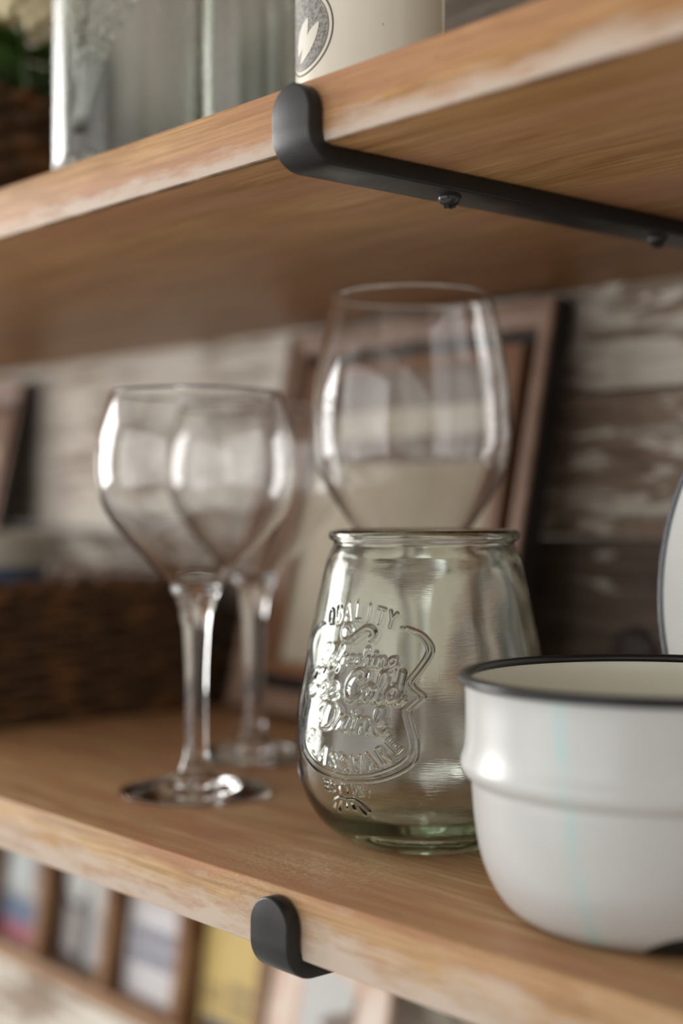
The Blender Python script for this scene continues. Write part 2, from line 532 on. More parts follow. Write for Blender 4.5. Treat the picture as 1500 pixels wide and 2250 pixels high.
# ------------------------------------------------------------------ embossed jar
def glyphs():
    sc = {
        'e': (.36, [[(0, .16), (.13, .2), (.3, .34), (.22, .5), (.08, .36), (.09, .1), (.2, 0), (.36, .1)]]),
        'r': (.38, [[(0, .1), (.12, .42), (.16, .54), (.22, .44), (.32, .42), (.27, .2), (.3, .02), (.4, .1)]]),
        'f': (.34, [[(0, .1), (.24, .7), (.3, .98), (.18, .95), (.13, .6), (.09, -.3), (.2, -.38), (.24, -.1), (.18, .05), (.36, .1)]]),
        's': (.36, [[(0, .1), (.18, .52), (.3, .22), (.2, 0), (.06, .06)], [(.2, 0), (.38, .1)]]),
        'h': (.48, [[(0, .1), (.22, .8), (.2, 1), (.1, .85), (.09, 0)], [(.1, .25), (.25, .5), (.34, .4), (.33, .08), (.42, .02), (.5, .1)]]),
        'i': (.27, [[(0, .1), (.1, .5), (.1, .08), (.18, .02), (.28, .1)], [(.12, .74), (.14, .77)]]),
        'n': (.44, [[(0, .1), (.06, .5), (.06, 0)], [(.06, .25), (.22, .5), (.3, .4), (.3, .06), (.37, .02), (.46, .1)]]),
        'g': (.42, [[(.34, .4), (.2, .5), (.06, .3), (.16, .06), (.32, .25), (.35, .5), (.34, -.2), (.2, -.4), (.04, -.28), (.3, -.02), (.46, .1)]]),
        'c': (.34, [[(.3, .4), (.2, .5), (.06, .35), (.08, .08), (.2, 0), (.36, .1)]]),
        'o': (.42, [[(.2, .5), (.05, .3), (.1, .03), (.25, .03), (.34, .28), (.2, .5)], [(.2, .5), (.3, .40), (.44, .44)]]),
        'l': (.27, [[(0, .1), (.2, .75), (.16, 1), (.06, .8), (.06, .1), (.16, 0), (.28, .1)]]),
        'd': (.48, [[(.32, .42), (.18, .5), (.05, .28), (.12, .03), (.28, .12), (.34, .4)], [(.37, 1), (.35, .1), (.42, 0), (.5, .1)]]),
        'k': (.42, [[(0, .1), (.2, .8), (.14, 1), (.06, .8), (.06, 0)], [(.06, .25), (.26, .5), (.3, .38), (.1, .26), (.3, .02), (.42, .1)]]),
        'R': (.60, [[(.1, .72), (.05, .9), (.3, 1.05), (.55, .9), (.45, .62), (.25, .55), (.5, .05), (.62, .1)], [(.3, .95), (.22, .3), (.12, 0), (.02, .05)]]),
        'I': (.46, [[(0, .68), (.08, .92), (.25, .9), (.42, 1.0)], [(.42, 1.0), (.28, .5), (.2, .1), (.06, 0), (.0, .14), (.1, .26)]]),
        'C': (.62, [[(.46, .72), (.58, .78), (.6, .95), (.42, 1.04), (.2, .85), (.08, .45), (.2, .05), (.42, 0), (.64, .2)]]),
        'D': (.72, [[(.05, .45), (-.04, .7), (.1, .95), (.38, 1.02), (.62, .85), (.68, .5), (.55, .12), (.3, 0), (.14, .06)], [(.3, .86), (.26, .5), (.24, .05)]]),
    }
    c = {
        'Q': [[(.3, 1), (.04, .8), (.04, .2), (.3, 0), (.56, .2), (.56, .8), (.3, 1)], [(.36, .22), (.58, -.04)]],
        'U': [[(.06, 1), (.06, .25), (.28, 0), (.5, .25), (.5, 1)]],
        'A': [((0, 0), (.28, 1)), ((.28, 1), (.56, 0)), ((.1, .34), (.46, .34))],
        'L': [((.08, 1), (.08, 0)), ((.08, 0), (.48, 0))],
        'I': [((.28, 1), (.28, 0))],
        'T': [((.02, 1), (.56, 1)), ((.29, 1), (.29, 0))],
        'Y': [((.02, 1), (.28, .48)), ((.54, 1), (.28, .48)), ((.28, .48), (.28, 0))],
        'G': [[(.52, .82), (.3, 1), (.06, .75), (.06, .25), (.3, 0), (.52, .2), (.52, .46)], ((.52, .46), (.32, .46))],
        'S': [[(.5, .84), (.28, 1), (.06, .78), (.28, .52), (.5, .25), (.28, 0), (.04, .16)]],
        'W': [((0, 1), (.14, 0)), ((.14, 0), (.3, .7)), ((.3, .7), (.46, 0)), ((.46, 0), (.6, 1))],
        'R': [((.08, 0), (.08, 1)), [(.08, 1), (.4, .96), (.46, .74), (.36, .54), (.08, .5)], ((.28, .5), (.52, 0))],
        'E': [((.08, 0), (.08, 1)), ((.08, 1), (.5, 1)), ((.08, .5), (.42, .5)), ((.08, 0), (.5, 0))],
        '1': [((.14, .78), (.3, 1)), ((.3, 1), (.3, 0))],
        '9': [[(.48, .7), (.28, 1), (.08, .72), (.28, .45), (.48, .7), (.44, .3), (.2, 0)]],
        '2': [[(.08, .75), (.28, 1), (.5, .75), (.08, 0)], ((.08, 0), (.52, 0))],
        ' ': [],
    }
    return sc, c

SCRIPT, CAPS = glyphs()

def dense(pts, step=0.00012):
    out = []
    for a, b in zip(pts, pts[1:]):
        L = (Vector(b) - Vector(a)).length
        n = max(1, int(L / step))
        for i in range(n): out.append(Vector(a).lerp(Vector(b), i / n))
    out.append(Vector(pts[-1]))
    return out

def script_text(txt, u0, u1, z, em, slant=0.16, rise=0.0):
    tot = sum(SCRIPT[ch][0] for ch in txt)
    sx = (u1 - u0) / tot
    x = 0
    out = []
    for ch in txt:
        w, strokes = SCRIPT[ch]
        for s in strokes:
            p = [((x + a) * sx + u0 + b * em * slant, z + b * em + rise * ((x + a) / tot - 0.5), 0) for a, b in s]
            out += dense(catmull(p, 8) if len(p) > 2 else p)
        x += w
    return out

def arc_caps(txt, centre_z, radius, half_angle, h, up=True, wfac=0.62):
    """capitals along an arc; up: arc bulges upward, else downward"""
    out = []
    n = len(txt)
    for i, ch in enumerate(txt):
        a = -half_angle + 2 * half_angle * (i / (n - 1))
        if up:
            c = Vector((radius * math.sin(a), centre_z + radius * math.cos(a), 0)); rot = -a
        else:
            c = Vector((radius * math.sin(a), centre_z - radius * math.cos(a), 0)); rot = a
        M = Matrix.Rotation(rot, 3, 'Z')
        for s in CAPS[ch]:
            p = [c + M @ Vector(((q[0] - 0.29) * h * wfac / 0.6, (q[1] - 0.5) * h, 0)) for q in s]
            out += dense(catmull(p, 8) if isinstance(s, list) and len(p) > 2 else p)
    return out

def line_caps(txt, uc, z, h, w):
    out = []
    x = uc - w * len(txt) / 2
    for ch in txt:
        for s in CAPS[ch]:
            p = [(x + q[0] * w * 1.35, z + q[1] * h, 0) for q in s]
            out += dense(catmull(p, 8) if isinstance(s, list) and len(p) > 2 else p)
        x += w
    return out

JX, JY = -0.4059, 0.3927
J_FACE = math.atan2(-JY, -JX) - R(35)        # the lettering is turned 35 degrees away from the lens
URAD = 0.0475

def jar():
    shield_r = [(.0224, .0862), (.0285, .0840), (.0322, .0800), (.0320, .0765), (.0285, .0715), (.0252, .0672), (.0262, .0648), (.0293, .0622), (.0272, .0598), (.0244, .0568), (.0254, .0520), (.0268, .0460), (.0262, .0400), (.0215, .0355), (.0124, .0318), (0, .0303)]
    right = dense(catmull([(a, b, 0) for a, b in shield_r], 8))
    inner = dense(catmull([(a - .0022 if a > .003 else a, b + (.0020 if b < .045 else 0), 0) for a, b in shield_r], 8))
    mir = lambda L: L + [Vector((-p.x, p.y, 0)) for p in L]
    swirl = [(-.0020, .0850), (-.0035, .0862), (-.0058, .0856), (-.0068, .0835), (-.0052, .0812), (-.0024, .0810), (.0010, .0832), (.0050, .0856), (.0078, .0852), (.0088, .0838), (.0076, .0820)]
    groups = [
        (arc_caps('QUALITY', 0.0312, 0.0600, R(15.5), 0.0054, True), 0.00068, 0.00058),
        (dense(catmull([(a, b, 0) for a, b in swirl], 8)), 0.00125, 0.0009),
        (script_text('Refreshing', -.0178, .0188, .0722, .0064), 0.00078, 0.00066),
        (script_text('Ice', -.0225, -.0060, .0598, .0100), 0.00120, 0.00092),
        (script_text('Cold', -.0030, .0212, .0600, .0102), 0.00135, 0.00100),
        (script_text('Drink', -.0150, .0160, .0486, .0092), 0.00110, 0.00085),
        (arc_caps('GLASSWARE', 0.0618, 0.0252, R(48), 0.0054, False), 0.00066, 0.00055),
        (line_caps('EST', -.0058, .0258, .0036, .0032), 0.00050, 0.00055),
        (line_caps('1921', .0052, .0258, .0036, .0030), 0.00050, 0.00055),
        (mir(right), 0.00062, 0.00075),
        (mir(inner), 0.00050, 0.00055),
    ]
    leaf = []
    for s in (-1, 1):
        leaf += dense(catmull([(0, .0232, 0), (s * .003, .0236, 0), (s * .006, .0222, 0)], 6))
        leaf += dense([(s * .0035, .0230, 0), (s * .0060, .0188, 0)])
        leaf += dense([(s * .0055, .0225, 0), (s * .0082, .0200, 0)])
        leaf += dense([(s * .0010, .0232, 0), (s * .0018, .0202, 0)])
    groups.append((leaf, 0.0009, 0.0009))
    trees = []
    for pts, w, h in groups:
        kd = kdtree.KDTree(len(pts))
        for i, p in enumerate(pts): kd.insert(p, i)
        kd.balance()
        trees.append((kd, w, h))
    def height(u, z):
        best = 0.0
        q = Vector((u, z, 0))
        for kd, w, h in trees:
            r = kd.find_range(q, w * 1.25) if False else None
            _, _, d = kd.find(q)
            if d < w * 1.3:
                t = d / (w * 1.3)
                v = h * (1 - t * t) ** 1.2
                if v > best: best = v
        return best
    # profiles
    outp = smooth_prof([(0.0, 0.0022), (0.012, 0.0020), (0.0215, 0.0008), (0.0240, 0.0), (0.0262, 0.0004), (0.0300, 0.0020), (0.0360, 0.0055), (0.0412, 0.0105), (0.0458, 0.0180), (0.0489, 0.0262), (0.0500, 0.0350), (0.0497, 0.0424), (0.0486, 0.0539), (0.0466, 0.0655), (0.0443, 0.0793), (0.0420, 0.0901), (0.0399, 0.1000), (0.0381, 0.1080), (0.0362, 0.1128), (0.0351, 0.1152)], 6)
    rim = [(0.0350, 0.1162), (0.0356, 0.1168), (0.0366, 0.1174), (0.0371, 0.1186), (0.0369, 0.1200), (0.0360, 0.1208), (0.0348, 0.1210), (0.0338, 0.1205), (0.0332, 0.1195)]
    inp = smooth_prof([(0.0325, 0.1165), (0.0330, 0.1110), (0.0352, 0.1060), (0.0368, 0.1000), (0.0390, 0.0901), (0.0413, 0.0793), (0.0436, 0.0655), (0.0456, 0.0539), (0.0467, 0.0424), (0.0468, 0.0350), (0.0455, 0.0262), (0.0420, 0.0180), (0.0362, 0.0125), (0.0270, 0.0095), (0.0150, 0.0088), (0.0, 0.0092)], 4)
    # resample the lettered stretch of the outside densely
    zs = np.arange(0.0165, 0.0945, 0.00021)
    pr = np.array([p for p in outp if p[1] > 0.004])
    low = [p for p in outp if p[1] < 0.0165 and p[0] < 0.0458]
    high = [p for p in outp if p[1] > 0.0945]
    mid = [(float(np.interp(z, pr[:, 1], pr[:, 0])), float(z)) for z in zs]
    outer = low + mid + high
    prof = outer + rim + inp
    n_out = len(outer)
    th = list(np.arange(-42, 42, 0.26)) + list(np.arange(42, 318, 3.0))
    th = [R(a) for a in th]
    nt = len(th)
    verts, faces = [], []
    for k, (r, z) in enumerate(prof):
        for a in th:
            rr = r
            if len(low) <= k < len(low) + len(mid) and a < R(42.1):
                rr += height(a * URAD, z)
            ang = J_FACE + a
            if k < n_out + 4:
                w = noise.noise(Vector((math.cos(ang) * 2.2, math.sin(ang) * 2.2, z * 45))) * 0.00012
            else:
                w = noise.noise(Vector((math.cos(ang) * 2.6 + 7, math.sin(ang) * 2.6, z * 60))) * 0.00055 * min(1, r / 0.03) * (1 if z < 0.112 else 0.25)
            rr = max(0.0, rr + w * (1 if r > 0.003 else 0))
            verts.append((rr * math.cos(ang), rr * math.sin(ang), z))
    for k in range(len(prof) - 1):
        for i in range(nt):
            j = (i + 1) % nt
            faces.append((k * nt + i, k * nt + j, (k + 1) * nt + j, (k + 1) * nt + i))
    me = bpy.data.meshes.new('drink_jar')
    me.from_pydata(verts, [], faces)
    bm = bmesh.new()
    bm.from_mesh(me)
    bmesh.ops.remove_doubles(bm, verts=[v for v in bm.verts if v.co.xy.length < 0.0005], dist=0.001)
    bmesh.ops.recalc_face_normals(bm, faces=bm.faces)
    o = obj('drink_jar', bm, GREENISH, loc=(JX, JY, 0))
    bpy.data.meshes.remove(me)
    tag(o, 'pale green pressed glass jar with raised lettering reading Quality Refreshing Ice Cold Drink', 'glass jar')
jar()

# ------------------------------------------------------------------ stemware
def wineglass(name, loc, bowl, stem_r, foot_r, h_stem, wall, label):
    """bowl: outer (r, z) points from the top of the stem to the rim"""
    e = empty(name, loc)
    tag(e, label, 'wine glass', 'stemmed wine glasses')
    seg = 96
    # foot from underside centre to the bottom of the stem
    foot = [(0.0, 0.0016), (foot_r * 0.5, 0.0012), (foot_r * 0.93, 0.0), (foot_r * 0.985, 0.0002), (foot_r, 0.0010), (foot_r * 0.985, 0.0019), (foot_r * 0.8, 0.0032), (foot_r * 0.5, 0.0058), (foot_r * 0.28, 0.0088), (stem_r * 1.45, 0.0125), (stem_r * 1.08, 0.018), (stem_r, 0.024)]
    foot = smooth_prof(foot, 5)
    obj('foot', fix(lathe(foot, seg)), CLEAR, e)
    stem = [(stem_r, 0.024), (stem_r * 0.98, 0.035), (stem_r * 0.98, h_stem * 0.72), (stem_r * 1.04, h_stem * 0.86)]
    b0 = bowl[0]
    stem = smooth_prof(stem + [(b0[0], b0[1])], 5)
    # normals must face away from the axis on an open tube
    bm = lathe(stem, seg)
    for f in bm.faces:
        c = f.calc_center_median()
        f.normal_update()
        if f.normal.x * c.x + f.normal.y * c.y < 0: f.normal_flip()
    obj('stem', bm, CLEAR, e)
    outer = smooth_prof(bowl, 8)
    zf = None
    inner = []
    m = len(outer)
    for i in range(m):
        a = Vector(outer[max(0, i - 1)])
        b = Vector(outer[min(m - 1, i + 1)])
        d = (b - a).normalized()
        nrm = Vector((-d.y, d.x))
        p = Vector(outer[i]) + nrm * wall
        if p.x > 0.004 and outer[i][1] > bowl[0][1] + 0.0250: inner.append((p.x, p.y))
    zi = inner[0][1]
    r0 = inner[0][0]
    inner = [(0.0, zi - r0 * 0.34), (r0 * 0.35, zi - r0 * 0.31), (r0 * 0.7, zi - r0 * 0.19)] + inner
    rimz = outer[-1][1]
    rr = (outer[-1][0] + inner[-1][0]) / 2
    prof = outer + [(rr, rimz + wall * 0.5)] + inner[::-1]
    bm = lathe(prof, seg)
    fix(bm)
    # make sure the outside faces out
    f0 = max(bm.faces, key=lambda f: f.calc_center_median().xy.length)
    f0.normal_update()
    c = f0.calc_center_median()
    if f0.normal.x * c.x + f0.normal.y * c.y < 0:
        bmesh.ops.reverse_faces(bm, faces=bm.faces)
    obj('bowl', bm, CLEAR, e)
    return e

balloon = [(0.0057, 0.0680), (0.0064, 0.0760), (0.0083, 0.0850), (0.0133, 0.0955), (0.0210, 0.1038), (0.0307, 0.1144), (0.0402, 0.1262), (0.0449, 0.1385), (0.0459, 0.1500), (0.0446, 0.1620), (0.0418, 0.1730), (0.0388, 0.1818)]
wineglass('wine_glass', (-0.5432, 0.3813, 0), balloon, 0.0050, 0.0350, 0.068, 0.0011, 'round balloon wine glass on a long stem, the nearer of the two balloon glasses')
wineglass('wine_glass', (-0.6010, 0.4585, 0), balloon, 0.0050, 0.0350, 0.068, 0.0011, 'balloon wine glass half hidden directly behind the other balloon glass')
tulip = [(0.0056, 0.0880), (0.0074, 0.0970), (0.0130, 0.1060), (0.0215, 0.1145), (0.0276, 0.1214), (0.0328, 0.1290), (0.0395, 0.1397), (0.0436, 0.1490), (0.0454, 0.1620), (0.0446, 0.1800), (0.0420, 0.1990), (0.0388, 0.2150), (0.0359, 0.2262)]
wineglass('wine_glass', (-0.4786, 0.4554, 0), tulip, 0.0052, 0.0380, 0.088, 0.0012, 'tallest wine glass with a large tulip bowl rising behind the embossed jar')

# ------------------------------------------------------------------ enamel pan
MX, MY = -0.2818, 0.3745
def enamel(name, base, streak=False, chip=None):
    k = N(name)
    v = k.coord()
    c = k.mix(k.noise(v, 30, 3), tuple(x * 0.95 for x in base), base)
    if streak:
        xyz = k.sep(v)
        ang = k.math('ARCTAN2', xyz[1], xyz[0])
        a0 = streak
        wob = k.math('MULTIPLY', k.math('SUBTRACT', k.noise(k.coord(scale=(0, 0, 1)), 45, 3), 0.5), 0.10)
        drift = k.math('MULTIPLY', k.math('SUBTRACT', 0.04, xyz[2]), 1.6)
        d = k.math('ABSOLUTE', k.math('SUBTRACT', k.math('SUBTRACT', k.math('SUBTRACT', ang, a0), wob), drift))
        band = k.ramp(d, [(0.0, (1, 1, 1)), (0.055, (0, 0, 0))])
        band2 = k.ramp(d, [(0.0, (1, 1, 1)), (0.16, (0, 0, 0))])
        pat = k.ramp(k.noise(k.coord(scale=(0.4, 0.4, 1), loc=(0, 0, 0.3)), 60, 2), [(0.38, (0.15,) * 3), (0.62, (1, 1, 1))])
        c = k.mix(k.math('MULTIPLY', k.math('MULTIPLY', band, pat), 0.55), c, (0.22, 0.52, 0.56))
        c = k.mix(k.math('MULTIPLY', band2, 0.16), c, (0.45, 0.60, 0.52))
        # rusty foot where the enamel is worn through
        wear = k.ramp(k.math('ADD', xyz[2], k.math('MULTIPLY', k.noise(v, 90, 3), 0.003)), [(0.0016, (1, 1, 1)), (0.0030, (0, 0, 0))])
        c = k.mix(k.math('MULTIPLY', wear, 0.85), c, (0.06, 0.04, 0.03))
    k.color(c)
    k.set(Roughness=0.30, Coat_Weight=0.12, Coat_Roughness=0.12)
    k.b.inputs['Specular IOR Level'].default_value = 0.5
    k.bump(k.noise(v, 28, 2), 0.08, 0.002)
    return k.m
A0 = math.atan2(-MY, -MX) - R(24)
WHITE = enamel('white_enamel', (0.50, 0.50, 0.487), streak=A0)
CREAM = enamel('cream_enamel_inside', (0.66, 0.64, 0.54))
PLATE_W = enamel('white_plate_enamel', (0.78, 0.79, 0.77))
RIM_BLACK = plain('black_enamel_rim', (0.008, 0.008, 0.010), 0.30, coat=0.0, bumpscale=120, bumpstr=0.1)
RIM_BLUE = plain('blue_black_enamel_rim', (0.035, 0.045, 0.065), 0.2, coat=0.5, bumpscale=300, bumpstr=0.3, vary=0.4)

def pan():
    e = empty('enamel_pan', (MX, MY, 0))
    tag(e, 'white enamel pan with a black rim and a faint turquoise streak on its side', 'enamel pan')
    out = smooth_prof([(0.0, 0.0010), (0.030, 0.0008), (0.0385, 0.0), (0.0425, 0.0012), (0.0478, 0.0052), (0.0522, 0.0120), (0.0552, 0.0200), (0.0570, 0.0300), (0.0578, 0.0390), (0.0580, 0.0432)], 5)
    step = smooth_prof([(0.0584, 0.0440), (0.0602, 0.0452), (0.0614, 0.0472), (0.0615, 0.0495), (0.0607, 0.0520), (0.0601, 0.0550), (0.0599, 0.0620), (0.0600, 0.0700), (0.0606, 0.0752)], 4)
    ins = smooth_prof([(0.0590, 0.0752), (0.0584, 0.0700), (0.0584, 0.0560), (0.0596, 0.0500), (0.0566, 0.0430), (0.0556, 0.0300), (0.0535, 0.0200), (0.0500, 0.0120), (0.0440, 0.0060), (0.0360, 0.0030), (0.0, 0.0026)], 5)
    prof = out + step + ins
    mi = [0] * (len(out) + len(step)) + [1] * len(ins)
    obj('body', fix(lathe(prof, 128, mi)), [WHITE, CREAM], e)
    ring = [(0.0606 + 0.0021 * math.cos(a), 0.0756 + 0.0017 * math.sin(a)) for a in [2 * PI * i / 14 for i in range(14)]]
    obj('rim', fix(lathe(ring, 128, closed=True)), RIM_BLACK, e)
    # black patch low on the wall, towards the right
    bm = bmesh.new()
    a1 = math.atan2(-MY, -MX) + R(7)
    prof_low = [p for p in out if 0.0 <= p[1] < 0.012 and p[0] > 0.04]
    pts = []
    n = 20
    for i in range(n + 1):
        t = i / n
        a = a1 - R(12) + R(34) * t
        top = 0.0075 * math.sin(PI * min(1, max(0.0, t))) ** 0.7 + 0.0006
        row = []
        for j in range(7):
            z = 0.0006 + (top - 0.0006) * j / 6
            r = float(np.interp(z, [p[1] for p in prof_low], [p[0] for p in prof_low])) + 0.0003
            row.append(bm.verts.new((r * math.cos(a), r * math.sin(a), z)))
        pts.append(row)
    for a, b in zip(pts, pts[1:]):
        for j in range(6): bm.faces.new((a[j], b[j], b[j + 1], a[j + 1]))
    s = obj('black_patch', fix(bm), plain('rough_black', (0.01, 0.009, 0.008), 0.6, bumpscale=200, bumpstr=0.4), e)
    s['label'] = 'black patch at the foot'
    # strap handle on the far right of the pan
    h = bmesh.new()
    ha = R(10)
    pth = catmull([(0.058, 0, 0.066), (0.078, 0, 0.064), (0.086, 0, 0.045), (0.078, 0, 0.025), (0.056, 0, 0.022)], 8)
    pth = [Matrix.Rotation(ha, 3, 'Z') @ p for p in pth]
    tube(h, pth, 0.0035, 10)
    obj('handle', fix(h), WHITE, e)
pan()

# ------------------------------------------------------------------ enamel plate standing behind the pan
def plate():
    r = 0.106
    e = empty('enamel_plate', (-0.2455, 0.4560, 0.0), (R(-8), 0, 0))
    tag(e, 'white enamel plate with a blue-black rim standing on edge behind the pan', 'plate')
    prof = smooth_prof([(0.0, 0.010), (0.060, 0.010), (0.070, 0.0085), (0.079, 0.0025), (0.090, 0.0008), (r - 0.0015, -0.002)], 6)
    back = [(a, b + 0.0012) for a, b in prof[::-1]]
    M = Matrix.Translation((0, 0, r)) @ Matrix.Rotation(R(90), 4, 'X') @ Matrix.Scale(-1, 4, (0, 0, 1))
    bm = lathe(prof + back, 128)
    bm.transform(M)
    obj('dish', fix(bm), PLATE_W, e)
    ring = [(r - 0.0014 + 0.0014 * math.cos(a), -0.0014 + 0.0012 * math.sin(a)) for a in [2 * PI * i / 12 for i in range(12)]]
    bm = lathe(ring, 160, closed=True)
    bm.transform(M)
    obj('rim', fix(bm), RIM_BLUE, e)
plate()

# ------------------------------------------------------------------ picture frames leaning on the wall
FRAME_DARK = N('dark_walnut_moulding')
_v = FRAME_DARK.coord(scale=(12, 12, 12))
_f = FRAME_DARK.noise(_v, 6, 5, 0.6)
FRAME_DARK.color(FRAME_DARK.ramp(_f, [(0.3, (0.20, 0.115, 0.08)), (0.7, (0.36, 0.235, 0.17))]))
FRAME_DARK.set(Roughness=0.5)
FRAME_DARK.b.inputs['Specular IOR Level'].default_value = 0.3
FRAME_DARK = FRAME_DARK.m
FRAME_BLACK = plain('near_black_frame_side', (0.012, 0.009, 0.008), 0.6, vary=0.3)
FRAME_INNER = plain('orange_pine_fillet', (0.24, 0.115, 0.055), 0.5, vary=0.3)
MATBOARD = N('aged_paper')
_f = MATBOARD.noise(MATBOARD.coord(), 25, 5, 0.6)
MATBOARD.color(MATBOARD.ramp(_f, [(0.3, (0.46, 0.40, 0.30)), (0.7, (0.56, 0.50, 0.39))]))
MATBOARD.set(Roughness=0.8)
MATBOARD = MATBOARD.m
BAND = plain('grey_brown_band', (0.20, 0.15, 0.115), 0.7, vary=0.3)

def picture_frame(x0, x1, h, label):
    """mitred box frame leaning back; local origin = bottom centre of the back"""
    y_bot, y_top = 0.5672, 0.6200
    lean = math.asin((y_top - y_bot) / h)
    e = empty('picture_frame', ((x0 + x1) / 2, y_bot, 0.0), (-lean, 0, 0))
    tag(e, label, 'picture frame', 'dark wooden frames leaning on the wall')
    w = (x1 - x0) / 2
    dp = 0.0165
    mw = 0.0145
    def member(a, b, na, nb, name):
        """a-b outer corners, na-nb inner corners (x, z)"""
        bm = bmesh.new()
        def q(p, t, y): return None
        rows = []
        for (o, i) in ((a, na), (b, nb)):
            o = Vector((o[0], 0, o[1])); i = Vector((i[0], 0, i[1]))
            pr = [(0.0, 0.0), (0.0, -dp + 0.002), (0.06, -dp), (0.30, -dp), (0.42, -dp + 0.002), (0.8, -dp + 0.0045), (1.0, -dp + 0.0062), (1.0, 0.0)]
            rows.append([bm.verts.new(o.lerp(i, t) + Vector((0, y, 0))) for t, y in pr])
        n = len(rows[0])
        for k in range(n):
            f = bm.faces.new((rows[0][k], rows[0][(k + 1) % n], rows[1][(k + 1) % n], rows[1][k]))
            f.material_index = 1 if k in (0, n - 1) else 0
        bm.faces.new(rows[0][::-1]); bm.faces.new(rows[1])
        return obj(name, fix(bm), [FRAME_DARK, FRAME_BLACK], e, smooth=False)
    O = [(-w, 0), (w, 0), (w, h), (-w, h)]
    I = [(-w + mw, mw), (w - mw, mw), (w - mw, h - mw), (-w + mw, h - mw)]
    for k in range(4):
        member(O[k], O[(k + 1) % 4], I[k], I[(k + 1) % 4], 'frame_rail')
    # inner orange fillet
    bm = bmesh.new()
    fw = 0.0085
    g = 0.0095
    add_box(bm, -w + mw + g, -w + mw + g + fw, -0.011, -0.002, mw + g, h - mw - g)
    add_box(bm, w - mw - g - fw, w - mw - g, -0.011, -0.002, mw + g, h - mw - g)
    add_box(bm, -w + mw + g + fw, w - mw - g - fw, -0.011, -0.002, mw + g, mw + g + fw)
    add_box(bm, -w + mw + g + fw, w - mw - g - fw, -0.011, -0.002, h - mw - g - fw, h - mw - g)
    obj('fillet', fix(bm), FRAME_INNER, e, smooth=False)
    obj('backing', fix(box_bm(-w + mw, w - mw, -0.0030, -0.001, mw, h - mw)), FRAME_BLACK, e, smooth=False)
    fw = g + fw
    obj('picture', fix(box_bm(-w + mw + fw, w - mw - fw, -0.0045, -0.003, mw + fw, h - mw - fw)), MATBOARD, e, smooth=False)
    b = bmesh.new()
    add_box(b, -w + mw + fw, w - mw - fw, -0.0052, -0.0044, h - mw - fw - 0.022, h - mw - fw)
    add_box(b, -w + mw + fw, w - mw - fw, -0.0052, -0.0044, h - mw - fw - 0.058, h - mw - fw - 0.040)
    obj('printed_band', fix(b), BAND, e, smooth=False)
    return e
picture_frame(-0.752, -0.521, 0.248, 'dark wooden picture frame with aged paper, leaning behind the tall wine glass')
picture_frame(-1.350, -1.118, 0.242, 'dark wooden picture frame leaning at the far left behind the basket')

# ------------------------------------------------------------------ wicker baskets
def wicker_mat(name, a, b, c):
    k = N(name)
    f = k.noise(k.coord(scale=(1, 1, 1)), 55, 4, 0.6)
    k.color(k.ramp(f, [(0.3, a), (0.55, b), (0.78, c)]))
    k.set(Roughness=0.5)
    return k.m
WICKER = wicker_mat('dark_wicker', (0.035, 0.019, 0.009), (0.085, 0.042, 0.017), (0.26, 0.11, 0.034))

